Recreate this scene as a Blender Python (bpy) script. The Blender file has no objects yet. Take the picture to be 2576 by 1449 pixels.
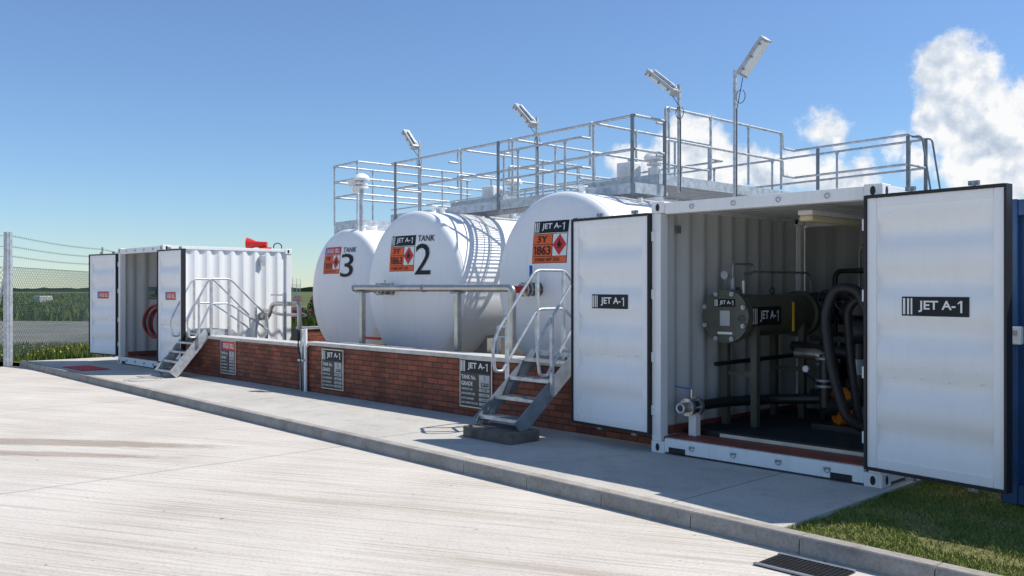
import bpy, bmesh, math, random
from mathutils import Vector, Matrix, noise as mnoise
random.seed(7)
sc = bpy.context.scene
F = 2300.0
CAM = Vector((5.87, -7.60, 1.70))
def ray(px, py=725):
    p = (px-1288)/F
    return Vector((.690*p-.723, .723*p+.690, (725-py)/F))

# ------------------------------------------------------------------ materials
def newmat(name):
    m = bpy.data.materials.new(name); m.use_nodes = True
    nt = m.node_tree; nt.nodes.clear()
    out = nt.nodes.new('ShaderNodeOutputMaterial')
    b = nt.nodes.new('ShaderNodeBsdfPrincipled')
    nt.links.new(b.outputs[0], out.inputs[0])
    return m, nt, b, out
def N(nt, t, **kw):
    n = nt.nodes.new(t)
    for k, v in kw.items():
        setattr(n, k, v)
    return n
def coords(nt, scale=(1,1,1), rot=(0,0,0)):
    tc = N(nt, 'ShaderNodeNewGeometry')
    mp = N(nt, 'ShaderNodeMapping'); mp.inputs['Scale'].default_value = scale; mp.inputs['Rotation'].default_value = rot
    nt.links.new(tc.outputs['Position'], mp.inputs['Vector'])
    return mp.outputs[0]
def noise(nt, vec, scale, detail=4, rough=.55):
    n = N(nt, 'ShaderNodeTexNoise'); n.inputs['Scale'].default_value = scale
    n.inputs['Detail'].default_value = detail; n.inputs['Roughness'].default_value = rough
    nt.links.new(vec, n.inputs['Vector']); return n.outputs['Fac']
def ramp(nt, fac, stops):
    r = N(nt, 'ShaderNodeValToRGB'); cr = r.color_ramp
    while len(cr.elements) < len(stops): cr.elements.new(.5)
    for e, (p, c) in zip(cr.elements, stops):
        e.position = p; e.color = (*c, 1) if len(c) == 3 else c
    nt.links.new(fac, r.inputs[0]); return r.outputs[0]
def mixc(nt, fac, a, b, mode='MIX'):
    m = N(nt, 'ShaderNodeMix', data_type='RGBA', blend_type=mode)
    for s, v in ((m.inputs[0], fac), (m.inputs[6], a), (m.inputs[7], b)):
        if isinstance(v, (int, float)): s.default_value = v
        elif isinstance(v, tuple): s.default_value = (*v, 1)
        else: nt.links.new(v, s)
    return m.outputs[2]
def bump(nt, b, h, strength=.3, dist=.01):
    n = N(nt, 'ShaderNodeBump'); n.inputs['Strength'].default_value = strength; n.inputs['Distance'].default_value = dist
    nt.links.new(h, n.inputs['Height']); nt.links.new(n.outputs[0], b.inputs['Normal'])
def simple(name, col, rough=.5, metal=0, var=.15, scale=6, bmp=0, spec=.5):
    m, nt, b, o = newmat(name)
    v = coords(nt); n = noise(nt, v, scale, 5)
    a = tuple(max(0, c*(1-var)) for c in col); d = tuple(min(1, c*(1+var)) for c in col)
    nt.links.new(ramp(nt, n, [(.3, a), (.7, d)]), b.inputs['Base Color'])
    b.inputs['Roughness'].default_value = rough; b.inputs['Metallic'].default_value = metal
    b.inputs['Specular IOR Level'].default_value = spec
    if bmp: bump(nt, b, noise(nt, v, 60, 4), bmp, .004)
    return m

def mat_white(name, base=(.80,.81,.80), streak=.08, rough=.38):
    m, nt, b, o = newmat(name)
    v = coords(nt); v2 = coords(nt, (6, 6, .5))
    n1 = noise(nt, v, 1.7, 6); n2 = noise(nt, v2, 2.0, 6, .65)
    c = ramp(nt, n1, [(.3, tuple(x*.96 for x in base)), (.7, base)])
    s = ramp(nt, n2, [(.50, (1,1,1)), (.78, (1-streak, 1-streak*1.2, 1-streak*1.6))])
    nt.links.new(mixc(nt, 1.0, c, s, 'MULTIPLY'), b.inputs['Base Color'])
    b.inputs['Roughness'].default_value = rough; b.inputs['Specular IOR Level'].default_value = .35
    bump(nt, b, noise(nt, v, 3.0, 3), .08, .01)
    return m
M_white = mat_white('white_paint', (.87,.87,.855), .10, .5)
M_deepshade = mat_white('white_paint_deep_shade', (.32,.33,.32), .15, .5)  # container white darkened: interior shade painted into the back wall colour
M_shade = mat_white('white_paint_shade', (.64,.65,.64), .15, .5)  # greyed container white, shade put into the left side panel and roof
M_tank = mat_white('tank_white_paint', (.90,.90,.895), .06, .48)
M_door = mat_white('door_white_paint', (.90,.90,.895), .04, .55)
M_black = simple('black_rubber', (.012,.012,.014), .55)
M_signblack = simple('sign_black', (.010,.012,.016), .5, spec=.3)
M_signwhite = simple('sign_white', (.8,.8,.78), .5, var=.03)
M_orange = simple('sign_orange', (.85,.12,.015), .5, var=.05)
M_signred = simple('sign_red', (.62,.02,.02), .5, var=.05)
M_signblue = simple('sign_blue', (.03,.12,.45), .5, var=.05)
M_alu = simple('aluminium', (.62,.60,.52), .4, .4)
M_galv = simple('galvanised_steel', (.50,.52,.54), .45, .45, .25, 12)
M_galvd = simple('galvanised_dull', (.28,.30,.32), .5, .5, .2, 9)
M_steel = simple('stainless_pipe', (.50,.48,.44), .32, .8, .15, 9)
M_grey = simple('grey_paint', (.19,.22,.25), .5, 0, .2, 8)
M_olive = simple('olive_paint', (.10,.105,.078), .4, 0, .2, 7)
M_dark = simple('dark_steel', (.028,.030,.033), .4, .3, .2, 9)
M_red = simple('red_paint', (.65,.02,.015), .35)
M_mat = simple('red_mat', (.62,.02,.03), .7, 0, .25, 20, .3)
M_hose = simple('red_hose', (.30,.025,.018), .5)
M_pump = simple('orange_pump_paint', (.70,.20,.02), .35)
M_yellow = simple('yellow_paint', (.65,.45,.03), .5)
M_bluep = simple('blue_handle', (.02,.12,.5), .4)
M_redoxide = simple('red_oxide_paint', (.26,.075,.05), .6, 0, .25, 9)
M_blue = simple('blue_container_paint', (.02,.075,.19), .45, 0, .2, 4)
M_lens = simple('lamp_lens', (.78,.80,.78), .2, 0, .05)
M_tube = simple('warm_diffuser', (.75,.66,.42), .4, 0, .05)
M_screen = simple('screen_grey', (.42,.44,.45), .4)
M_coping = simple('coping_paint', (.55,.53,.49), .7, 0, .2, 5, .3)
M_plinth = simple('plinth_concrete', (.13,.115,.10), .9, 0, .35, 8, .5)
M_dgreen = simple('dark_green', (.02,.05,.035), .4)
M_bund = simple('bund_floor', (.34,.32,.28), .9, 0, .2, 3, .3)
M_wire = simple('fence_wire', (.07,.12,.105), .5, .2, .2, 9)

# brick
m, nt, b, o = newmat('red_brick'); M_brick = m
g = N(nt, 'ShaderNodeNewGeometry'); sx = N(nt, 'ShaderNodeSeparateXYZ'); nt.links.new(g.outputs['Position'], sx.inputs[0])
ad = N(nt, 'ShaderNodeMath', operation='ADD'); nt.links.new(sx.outputs[0], ad.inputs[0]); nt.links.new(sx.outputs[1], ad.inputs[1])
cb = N(nt, 'ShaderNodeCombineXYZ'); nt.links.new(ad.outputs[0], cb.inputs[0]); nt.links.new(sx.outputs[2], cb.inputs[1])
bt = N(nt, 'ShaderNodeTexBrick'); nt.links.new(cb.outputs[0], bt.inputs['Vector'])
bt.inputs['Scale'].default_value = 1; bt.inputs['Brick Width'].default_value = .225; bt.inputs['Row Height'].default_value = .075
bt.inputs['Mortar Size'].default_value = .007; bt.inputs['Mortar Smooth'].default_value = .2; bt.inputs['Bias'].default_value = -.1
bt.inputs['Color1'].default_value = (.34,.11,.06,1); bt.inputs['Color2'].default_value = (.18,.06,.038,1); bt.inputs['Mortar'].default_value = (.07,.045,.035,1)
v = coords(nt); n = noise(nt, v, 2.2, 5)
bc_ = mixc(nt, 1.0, bt.outputs['Color'], ramp(nt, n, [(.3, (.55,.5,.5)), (.7, (1.1,1.05,1))]), 'MULTIPLY')
eff = noise(nt, coords(nt, (1.2,1.2,4)), 1.6, 6, .7)
nt.links.new(mixc(nt, ramp(nt, eff, [(.58, (0,0,0)), (.78, (.35,.35,.35))]), bc_, (.30,.25,.22)), b.inputs['Base Color'])
b.inputs['Roughness'].default_value = .85
iv = N(nt, 'ShaderNodeMath', operation='SUBTRACT'); iv.inputs[0].default_value = 1; nt.links.new(bt.outputs['Fac'], iv.inputs[1])
bump(nt, b, iv.outputs[0], .7, .008)

# brushed concrete apron
m, nt, b, o = newmat('brushed_concrete'); M_apron = m
ang = math.radians(-27)
v = coords(nt); vr = coords(nt, (1,1,1), (0,0,ang))
def mapped(vec, scale, loc=(0,0,0)):
    mp = N(nt, 'ShaderNodeMapping'); mp.inputs['Scale'].default_value = scale; mp.inputs['Location'].default_value = loc; nt.links.new(vec, mp.inputs['Vector']); return mp.outputs[0]
ridge = noise(nt, mapped(vr, (.5,30,1)), 1.0, 3, .6)
broad = noise(nt, mapped(vr, (.25,3,1)), 1.0, 4, .6)
blot = noise(nt, v, .45, 6, .6); fine = noise(nt, v, 40, 3)
c = ramp(nt, blot, [(.3, (.57,.515,.45)), (.7, (.70,.645,.57))])
c = mixc(nt, 1.0, c, ramp(nt, ridge, [(.34, (.76,.745,.72)), (.52, (1.0,1.0,1.0))]), 'MULTIPLY')
c = mixc(nt, 1.0, c, ramp(nt, broad, [(.3, (.93,.92,.91)), (.6, (1.0,1.0,1.0))]), 'MULTIPLY')
c = mixc(nt, 1.0, c, ramp(nt, fine, [(.25, (.80,.79,.78)), (.5, (1,1,1))]), 'MULTIPLY')
pit = noise(nt, v, 13, 2, .5)
c = mixc(nt, 1.0, c, ramp(nt, pit, [(.215, (.45,.42,.4)), (.25, (1,1,1))]), 'MULTIPLY')
s = N(nt, 'ShaderNodeSeparateXYZ'); nt.links.new(v, s.inputs[0])
a1 = N(nt, 'ShaderNodeMath', operation='ADD'); a1.inputs[1].default_value = 3.1+60; nt.links.new(s.outputs[0], a1.inputs[0])
md = N(nt, 'ShaderNodeMath', operation='MODULO'); md.inputs[1].default_value = 6.0; nt.links.new(a1.outputs[0], md.inputs[0])
ls = N(nt, 'ShaderNodeMath', operation='LESS_THAN'); ls.inputs[1].default_value = .020; nt.links.new(md.outputs[0], ls.inputs[0])
c = mixc(nt, ls.outputs[0], c, (.27,.24,.21))
st = noise(nt, mapped(vr, (.35,1.6,1)), .8, 6, .7)
c = mixc(nt, 1.0, c, ramp(nt, st, [(.62, (1,1,1)), (.74, (.84,.81,.78))]), 'MULTIPLY')
def stain(cx, cy, lx, ly, a_, dark):
    global c
    sb = N(nt, 'ShaderNodeVectorMath', operation='SUBTRACT'); nt.links.new(v, sb.inputs[0]); sb.inputs[1].default_value = (cx, cy, -.12)
    mp = N(nt, 'ShaderNodeMapping'); mp.inputs['Rotation'].default_value = (0,0,math.radians(-a_)); nt.links.new(sb.outputs[0], mp.inputs['Vector'])
    e = mapped(mp.outputs[0], (1/lx,1/ly,1)); ln = N(nt, 'ShaderNodeVectorMath', operation='LENGTH'); nt.links.new(e, ln.inputs[0])
    nn_ = noise(nt, mapped(mp.outputs[0], (2.0,10,1)), 2.2, 7, .8)
    q = N(nt, 'ShaderNodeMath', operation='MULTIPLY_ADD'); nt.links.new(nn_, q.inputs[0]); q.inputs[1].default_value = -2.4; nt.links.new(ln.outputs['Value'], q.inputs[2])
    c = mixc(nt, 1.0, c, ramp(nt, q.outputs[0], [(0, dark), (.6, (1,1,1))]), 'MULTIPLY')
stain(-5.7,-4.1,1.4,.14,38,(.64,.59,.56)); stain(-5.2,-4.6,1.2,.09,38,(.68,.62,.59)); stain(-.5,-3.2,1.2,.05,25,(.88,.85,.82)); stain(2.2,-3.1,1.0,.05,27,(.86,.83,.80))
nt.links.new(c, b.inputs['Base Color']); b.inputs['Roughness'].default_value = .9; b.inputs['Specular IOR Level'].default_value = .25
bump(nt, b, ridge, .6, .012)

def concrete(name, lo, hi, sc_=1.2, joints=False):
    m, nt, b, o = newmat(name)
    v = coords(nt)
    c = ramp(nt, noise(nt, v, sc_, 7, .6), [(.3, lo), (.7, hi)])
    c = mixc(nt, 1.0, c, ramp(nt, noise(nt, v, 45, 3), [(.3, (.80,.80,.80)), (.6, (1,1,1))]), 'MULTIPLY')
    c = mixc(nt, 1.0, c, ramp(nt, noise(nt, v, 3.5, 6, .7), [(.30, (.80,.79,.77)), (.48, (1,1,1))]), 'MULTIPLY')
    if joints:
        s = N(nt, 'ShaderNodeSeparateXYZ'); nt.links.new(v, s.inputs[0])
        a1 = N(nt, 'ShaderNodeMath', operation='ADD'); a1.inputs[1].default_value = 40.5; nt.links.new(s.outputs[0], a1.inputs[0])
        md = N(nt, 'ShaderNodeMath', operation='MODULO'); md.inputs[1].default_value = 4.2; nt.links.new(a1.outputs[0], md.inputs[0])
        ls = N(nt, 'ShaderNodeMath', operation='LESS_THAN'); ls.inputs[1].default_value = .014; nt.links.new(md.outputs[0], ls.inputs[0])
        c = mixc(nt, ls.outputs[0], c, (.20,.19,.17))
    nt.links.new(c, b.inputs['Base Color']); b.inputs['Roughness'].default_value = .92; b.inputs['Specular IOR Level'].default_value = .25
    bump(nt, b, noise(nt, v, 30, 4), .3, .004)
    return m
M_slab = concrete('slab_concrete', (.47,.44,.39), (.61,.575,.515), .8, True)
M_kerb = concrete('kerb_concrete', (.30,.27,.235), (.46,.425,.375), 3)
M_tarmac = concrete('old_tarmac', (.16,.15,.135), (.25,.235,.215), .4)

def grassmat(name, cols, scale=.6):
    m, nt, b, o = newmat(name)
    v = coords(nt)
    n1 = noise(nt, v, scale, 5); n2 = noise(nt, v, 35, 2)
    c = ramp(nt, n1, [(.3, cols[0]), (.5, cols[1]), (.7, cols[2])])
    c = mixc(nt, 1.0, c, ramp(nt, n2, [(.3, (.65,.65,.6)), (.7, (1.25,1.25,1.1))]), 'MULTIPLY')
    nt.links.new(c, b.inputs['Base Color']); b.inputs['Roughness'].default_value = .8
    b.inputs['Specular IOR Level'].default_value = .2
    return m
M_lawn = grassmat('lawn_blades', [(.15,.20,.045), (.22,.27,.07), (.34,.31,.13)], 1.8)
M_soil = grassmat('lawn_thatch', [(.10,.11,.04), (.16,.15,.06), (.22,.19,.09)], 2.5)
M_field = grassmat('field_ground', [(.06,.10,.03), (.10,.12,.04), (.20,.17,.09)], .12)
M_weeds = grassmat('weeds', [(.05,.10,.02), (.10,.14,.035), (.22,.18,.08)], .35)
M_bush = grassmat('bush_leaves', [(.03,.07,.015), (.05,.11,.025), (.08,.14,.04)], 3)
M_pink = simple('pink_flowers', (.38,.13,.22), .7, 0, .4, 20)
M_yflow = simple('yellow_flowers', (.7,.55,.05), .7, 0, .3, 20)
M_hedge = grassmat('hedge', [(.045,.06,.035), (.06,.08,.045), (.08,.10,.06)], .05)

# chain link (distant part of the run only)
m, nt, b, o = newmat('chain_link'); M_link = m
tc = N(nt, 'ShaderNodeTexCoord'); s = N(nt, 'ShaderNodeSeparateXYZ'); nt.links.new(tc.outputs['UV'], s.inputs[0])
outs = []
for op in ('ADD', 'SUBTRACT'):
    a = N(nt, 'ShaderNodeMath', operation=op); nt.links.new(s.outputs[0], a.inputs[0]); nt.links.new(s.outputs[1], a.inputs[1])
    q = N(nt, 'ShaderNodeMath', operation='MULTIPLY'); q.inputs[1].default_value = 1/.11; nt.links.new(a.outputs[0], q.inputs[0])
    f = N(nt, 'ShaderNodeMath', operation='FRACT'); nt.links.new(q.outputs[0], f.inputs[0])
    l = N(nt, 'ShaderNodeMath', operation='LESS_THAN'); l.inputs[1].default_value = .13; nt.links.new(f.outputs[0], l.inputs[0]); outs.append(l)
mx = N(nt, 'ShaderNodeMath', operation='MAXIMUM'); nt.links.new(outs[0].outputs[0], mx.inputs[0]); nt.links.new(outs[1].outputs[0], mx.inputs[1])
nt.links.new(mx.outputs[0], b.inputs['Alpha']); b.inputs['Base Color'].default_value = (.055,.12,.10,1); b.inputs['Roughness'].default_value = .5

# ------------------------------------------------------------------ builder
class Asm:
    def __init__(s, name, origin=(0,0,0), single=False):
        s.name = name; s.o = Vector(origin); s.parts = {}; s.M = Matrix.Identity(4); s.bev = {}; s.single = single
    def bm(s, part, mat):
        k = (part, mat.name)
        if k not in s.parts: s.parts[k] = bmesh.new()
        return s.parts[k]
    def add(s, part, mat, verts, faces):
        b = s.bm(part, mat); vs = [b.verts.new(s.M @ Vector(v)) for v in verts]
        for f in faces:
            try: b.faces.new([vs[i] for i in f])
            except ValueError: pass
    def box(s, part, mat, x0, x1, y0, y1, z0, z1, bev=0):
        V = [(x,y,z) for x in (x0,x1) for y in (y0,y1) for z in (z0,z1)]
        s.add(part, mat, V, [(0,1,3,2),(4,6,7,5),(0,4,5,1),(2,3,7,6),(0,2,6,4),(1,5,7,3)])
        if bev: s.bev[(part, mat.name)] = bev
    def obox(s, part, mat, p0, p1, w, h, up=(0,0,1)):
        p0 = Vector(p0); p1 = Vector(p1); d = (p1-p0).normalized(); sd = d.cross(Vector(up)).normalized(); u = sd.cross(d)
        V = [p + sd*a*w/2 + u*c*h/2 for p in (p0,p1) for a in (-1,1) for c in (-1,1)]
        s.add(part, mat, V, [(0,1,3,2),(4,6,7,5),(0,4,5,1),(2,3,7,6),(0,2,6,4),(1,5,7,3)])
    def tube(s, part, mat, pts, r, fillet=0, seg=10, cap=True, closed=False):
        P = [Vector(p) for p in pts]
        if fillet and len(P) > 2:
            Q = [P[0]]
            for i in range(1, len(P)-1):
                a, c, d = P[i-1], P[i], P[i+1]
                f = min(fillet, (a-c).length*.48, (d-c).length*.48)
                A = c+(a-c).normalized()*f; D = c+(d-c).normalized()*f
                for k in range(6):
                    t = k/5; Q.append(A*(1-t)**2 + c*2*t*(1-t) + D*t*t)
            Q.append(P[-1]); P = Q
        n = len(P); rings = []; nrm = None
        for i in range(n):
            if closed: t = P[(i+1) % n]-P[i-1]
            else: t = P[min(i+1, n-1)]-P[max(i-1, 0)]
            t.normalize()
            if nrm is None: nrm = t.orthogonal().normalized()
            nrm = (nrm - t*nrm.dot(t)).normalized(); bn = t.cross(nrm)
            rr = r[i] if isinstance(r, (list, tuple)) else r
            rings.append([P[i]+(nrm*math.cos(2*math.pi*k/seg)+bn*math.sin(2*math.pi*k/seg))*rr for k in range(seg)])
        V = [v for R in rings for v in R]; Fc = []
        for i in range(n if closed else n-1):
            j = (i+1) % n
            for k in range(seg):
                k2 = (k+1) % seg; Fc.append((i*seg+k, i*seg+k2, j*seg+k2, j*seg+k))
        if cap and not closed: Fc += [tuple(reversed(range(seg))), tuple(range((n-1)*seg, n*seg))]
        s.add(part, mat, V, Fc)
    def cyl(s, part, mat, p0, p1, r, seg=20, r2=None):
        s.tube(part, mat, [p0, p1], [r, r if r2 is None else r2], seg=seg)
    def torus(s, part, mat, c, ax, R, r, n=32, seg=8):
        ax = Vector(ax).normalized(); u = ax.orthogonal().normalized(); w = ax.cross(u)
        s.tube(part, mat, [Vector(c)+(u*math.cos(2*math.pi*i/n)+w*math.sin(2*math.pi*i/n))*R for i in range(n)], r, seg=seg, closed=True)
    def rect(s, part, mat, x0, x1, z0, z1, y, fn=None, n=1):
        if fn: n = 8
        V = []
        for i in range(n+1):
            for j in range(n+1):
                x = x0+(x1-x0)*i/n; z = z0+(z1-z0)*j/n
                V.append((x, (fn(x, z)+y) if fn else y, z))
        s.add(part, mat, V, [(i*(n+1)+j, (i+1)*(n+1)+j, (i+1)*(n+1)+j+1, i*(n+1)+j+1) for i in range(n) for j in range(n)])
    def poly(s, part, mat, pts, y, fn=None):
        s.add(part, mat, [(x, (fn(x, z)+y) if fn else y, z) for x, z in pts], [tuple(range(len(pts)))])
    def one(s, part, mat, x0, x1, z0, z1, y, fn=None):
        """plain sans-serif figure 1 with a flag, built as two pieces"""
        w = x1-x0; h = z1-z0; y = y-.006 if fn else y
        s.poly(part, mat, [(x1-w*.42,z0),(x1,z0),(x1,z1),(x1-w*.42,z1)], y, fn)
        s.poly(part, mat, [(x0,z1-h*.30),(x1-w*.421,z1-h*.14),(x1-w*.421,z1),(x0,z1-h*.17)], y, fn)
    def text(s, part, mat, txt, x0, x1, z0, z1, y, fn=None, bold=.02):
        cu = bpy.data.curves.new('t', 'FONT'); cu.body = txt; cu.offset = bold; cu.fill_mode = 'FRONT'; cu.resolution_u = 3
        ob = bpy.data.objects.new('t', cu); sc.collection.objects.link(ob)
        bpy.context.view_layer.update()
        me = bpy.data.meshes.new_from_object(ob)
        xs = [v.co.x for v in me.vertices]; ys = [v.co.y for v in me.vertices]
        a0, a1, c0, c1 = min(xs), max(xs), min(ys), max(ys)
        V = []
        for v in me.vertices:
            x = x0+(v.co.x-a0)/(a1-a0)*(x1-x0); z = z0+(v.co.y-c0)/(c1-c0)*(z1-z0)
            V.append((x, (fn(x, z)+y-.006) if fn else y, z))
        s.add(part, mat, V, [tuple(p.vertices) for p in me.polygons])
        bpy.data.objects.remove(ob); bpy.data.curves.remove(cu); bpy.data.meshes.remove(me)
    def finish(s, sharp=40):
        e = None
        if not s.single:
            e = bpy.data.objects.new(s.name, None); e.location = s.o; e.empty_display_size = .3; sc.collection.objects.link(e)
        for (part, mn), b in s.parts.items():
            bmesh.ops.recalc_face_normals(b, faces=b.faces[:]) if not part.startswith('flat') else None
            for v in b.verts: v.co -= s.o
            me = bpy.data.meshes.new(part); b.to_mesh(me); b.free()
            me.materials.append(bpy.data.materials[mn])
            for p in me.polygons: p.use_smooth = True
            me.set_sharp_from_angle(angle=math.radians(sharp))
            ob = bpy.data.objects.new(s.name if s.single else part, me); sc.collection.objects.link(ob)
            if e: ob.parent = e
            else: ob.location = s.o
            if (part, mn) in s.bev:
                md = ob.modifiers.new('b', 'BEVEL'); md.width = s.bev[(part, mn)]; md.segments = 2; md.limit_method = 'ANGLE'; md.angle_limit = math.radians(50)
        return e

def sheet(name, mat, pts, z):
    a = Asm(name, single=True); a.add('s', mat, [(x, y, z) for x, y in pts], [tuple(range(len(pts)))])
    a.finish()

# ------------------------------------------------------------------ ground
KY = lambda x: -1.78-.033*x
sheet('ground', M_field, [(-3000,-3000),(3000,-3000),(3000,3000),(-3000,3000)], -.16)
sheet('concrete_apron', M_apron, [(-60,-60),(60,-60),(60,KY(60)+.3),(2.5,KY(2.5)+.05),(-17.4,KY(-17.4)+.05),(-17.6,-1.6),(-60,-12)], -.12)
sheet('field', M_field, [(-17.4,-1.25),(-60,-11.8),(-2600,-500),(-2600,2600),(2600,2600),(2600,60),(60,KY(60)+.5),(2.5,KY(2.5)+.1),(2.5,3.5),(-17.4,3.5)], -.035)
sheet('lawn_soil', M_soil, [(2.56,KY(2.5)+.12),(14,KY(14)+.12),(14,6),(2.56,6)], -.031)
a = Asm('pavement', single=True)
a.add('s', M_slab, [(-17.3,KY(-17.3)+.13,0),(2.5,KY(2.5)+.13,0),(2.55,12,0),(-17.2,12,0)]+[(-17.3,KY(-17.3)+.13,-.15),(2.5,KY(2.5)+.13,-.15),(2.55,12,-.15),(-17.2,12,-.15)],
      [(0,1,2,3),(0,4,5,1),(1,5,6,2),(2,6,7,3),(3,7,4,0)]); a.finish()
a = Asm('kerb', single=True)
x = -17.4
while x < 12:
    L = .914; g = .004
    V = []
    for xx in (x+g, x+L-g):
        yk = KY(xx)
        V += [(xx,yk+.12,-.16),(xx,yk+.12,.006),(xx,yk+.02,.006),(xx,yk,-.015),(xx,yk-.01,-.16)]
    a.add('k', M_kerb, V, [(0,1,2,3,4),(9,8,7,6,5),(0,5,6,1),(1,6,7,2),(2,7,8,3),(3,8,9,4)])
    x += L
a.finish()
def gp(px, Z, z=-.02):
    r = ray(px); return (CAM.x+r.x*Z, CAM.y+r.y*Z)
sheet('tarmac_yard', M_tarmac, [gp(-300,27.5), gp(300,26.8), gp(330,47), gp(-300,50)], -.03)

a = Asm('manhole_cover', single=True); cx, cy = -11.1, -.85
a.torus('r', M_kerb, (cx,cy,.002), (0,0,1), .33, .006, 40, 6); a.torus('r', M_kerb, (cx,cy,.002), (0,0,1), .26, .004, 40, 6); a.finish()
a = Asm('red_mat', single=True); a.box('m', M_mat, -14.95,-13.7,-1.05,-.5,.003,.016,.004); a.finish()
a = Asm('drain_grate', (2.95,-2.2,-.115))
a.box('frame', M_dark, 2.62,3.16,-2.30,-1.98,-.118,-.112)
for i in range(16):
    xx = 2.65+i*.032; a.box('bars', M_dark, xx, xx+.016, -2.28,-2.0,-.1118,-.104)
a.box('rails', M_galvd, 2.62,3.16,-2.31,-2.28,-.1118,-.102); a.box('rails', M_galvd, 2.62,3.16,-2.0,-1.97,-.1118,-.102)
a.finish()

# ------------------------------------------------------------------ vegetation
def blades(name, pts, mat, hr, wr, lean=.4):
    V = []; Fc = []
    for (x, y, z) in pts:
        h = random.uniform(*hr); w = random.uniform(*wr); t = random.uniform(0, 6.283); l = random.uniform(0, lean)*h; t2 = random.uniform(0, 6.283)
        cx, sx_ = math.cos(t)*w/2, math.sin(t)*w/2; lx, ly = math.cos(t2)*l, math.sin(t2)*l
        i = len(V)
        V += [(x-cx,y-sx_,z),(x+cx,y+sx_,z),(x+cx*.7+lx*.4,y+sx_*.7+ly*.4,z+h*.6),(x-cx*.7+lx*.4,y-sx_*.7+ly*.4,z+h*.6),(x+lx,y+ly,z+h)]
        Fc += [(i,i+1,i+2,i+3),(i+3,i+2,i+4)]
    me = bpy.data.meshes.new(name); me.from_pydata(V, [], Fc); me.materials.append(mat)
    ob = bpy.data.objects.new(name, me); sc.collection.objects.link(ob); return ob
pts = []
while len(pts) < 65000:
    x = random.uniform(2.45, 6.5); y = random.uniform(-2.0, 2.6)
    if y < KY(x)+.12+.05*mnoise.noise((x*5, 0, 0)): continue
    if 3.3 < x and y > .3: continue
    if x < 2.5+.10*mnoise.noise((0, y*4, 0)): continue
    if mnoise.noise((x*2, y*2, 3)) < -.2 and random.random() < .75: continue
    pts.append((x, y, -.035))
blades('lawn', pts, M_lawn, (.015,.045), (.004,.010), 1.3)
nearp = []; farp = []
for i in range(36000):
    k = i % 3
    Z = random.uniform(21.5, 26.5) if k == 0 else (random.uniform(48, 85) if k == 1 else random.uniform(85, 200))
    px = random.uniform(-150, 330); r = ray(px); x = CAM.x+r.x*Z; y = CAM.y+r.y*Z
    if x > -17.5 and y > -2: continue
    if x > -18 and y < -1.3: continue
    (nearp if k == 0 else farp).append((x, y, -.03))
rg = blades('rough_grass', nearp, M_weeds, (.06,.24), (.012,.03), .6)
yf = blades('wild_flowers', [(p[0], p[1], .10) for p in random.sample(nearp, 260)], M_yflow, (.02,.05), (.03,.05), .9); yf.parent = rg
blades('field_weeds', farp, M_weeds, (.25,.85), (.08,.30), .5)
pts = []
for i in range(9000):
    px = random.uniform(640, 830); Z = random.uniform(24.5, 40); r = ray(px)
    pts.append((CAM.x+r.x*Z, CAM.y+r.y*Z, -.03))
blades('tall_grass', pts, M_weeds, (.3,1.0), (.03,.09), .4)
def bush(name, c, R, mat, n, leaf=.07):
    V = []; Fc = []
    cl = [(Vector(c)+Vector((random.uniform(-1,1)*R[0], random.uniform(-1,1)*R[1], random.uniform(-.4,1)*R[2])), random.uniform(.25,.5)*R[2]) for _ in range(14)]
    for i in range(n):
        cc, rr = random.choice(cl); d = Vector((random.gauss(0,1), random.gauss(0,1), random.gauss(0,1))).normalized()*rr*random.uniform(.6,1.1)
        p = cc+d
        if p.z < 0: continue
        u = Vector((random.gauss(0,1),random.gauss(0,1),random.gauss(0,1))).normalized(); w = u.orthogonal().normalized(); k = len(V)
        V += [p-u*leaf, p+w*leaf*.5, p+u*leaf, p-w*leaf*.5]; Fc.append((k,k+1,k+2,k+3))
    me = bpy.data.meshes.new(name); me.from_pydata([tuple(v) for v in V], [], Fc); me.materials.append(mat)
    ob = bpy.data.objects.new(name, me); sc.collection.objects.link(ob); return ob
bc = (-17.4, 6.3, .60)
bo = bush('flowering_bush', bc, (1.5,1.3,.60), M_bush, 6000, .05)
fl = bush('flowers', (bc[0]+.2,bc[1]-.3,1.05), (1.4,1.2,.35), M_pink, 2600, .018); fl.parent = bo
a = Asm('hedgerow', single=True); V = []; Fc = []
for i in range(400):
    px = -1500+i*14; Z = 420; r = ray(px); h = 1.6+1.0*mnoise.noise((i*.07,0,0))+.8*mnoise.noise((i*.5,3,0))
    V += [(CAM.x+r.x*Z, CAM.y+r.y*Z, -.1), (CAM.x+r.x*Z, CAM.y+r.y*Z, max(.4, h))]
    if i: Fc.append((2*i-2, 2*i, 2*i+1, 2*i-1))
a.add('h', M_hedge, V, Fc); a.finish()
a = Asm('concrete_block', single=True); g_ = gp(108, 75); a.box('b', M_coping, g_[0]-.8, g_[0]+.8, g_[1]-.5, g_[1]+.5, 0, 1.05, .05); a.finish()

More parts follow.
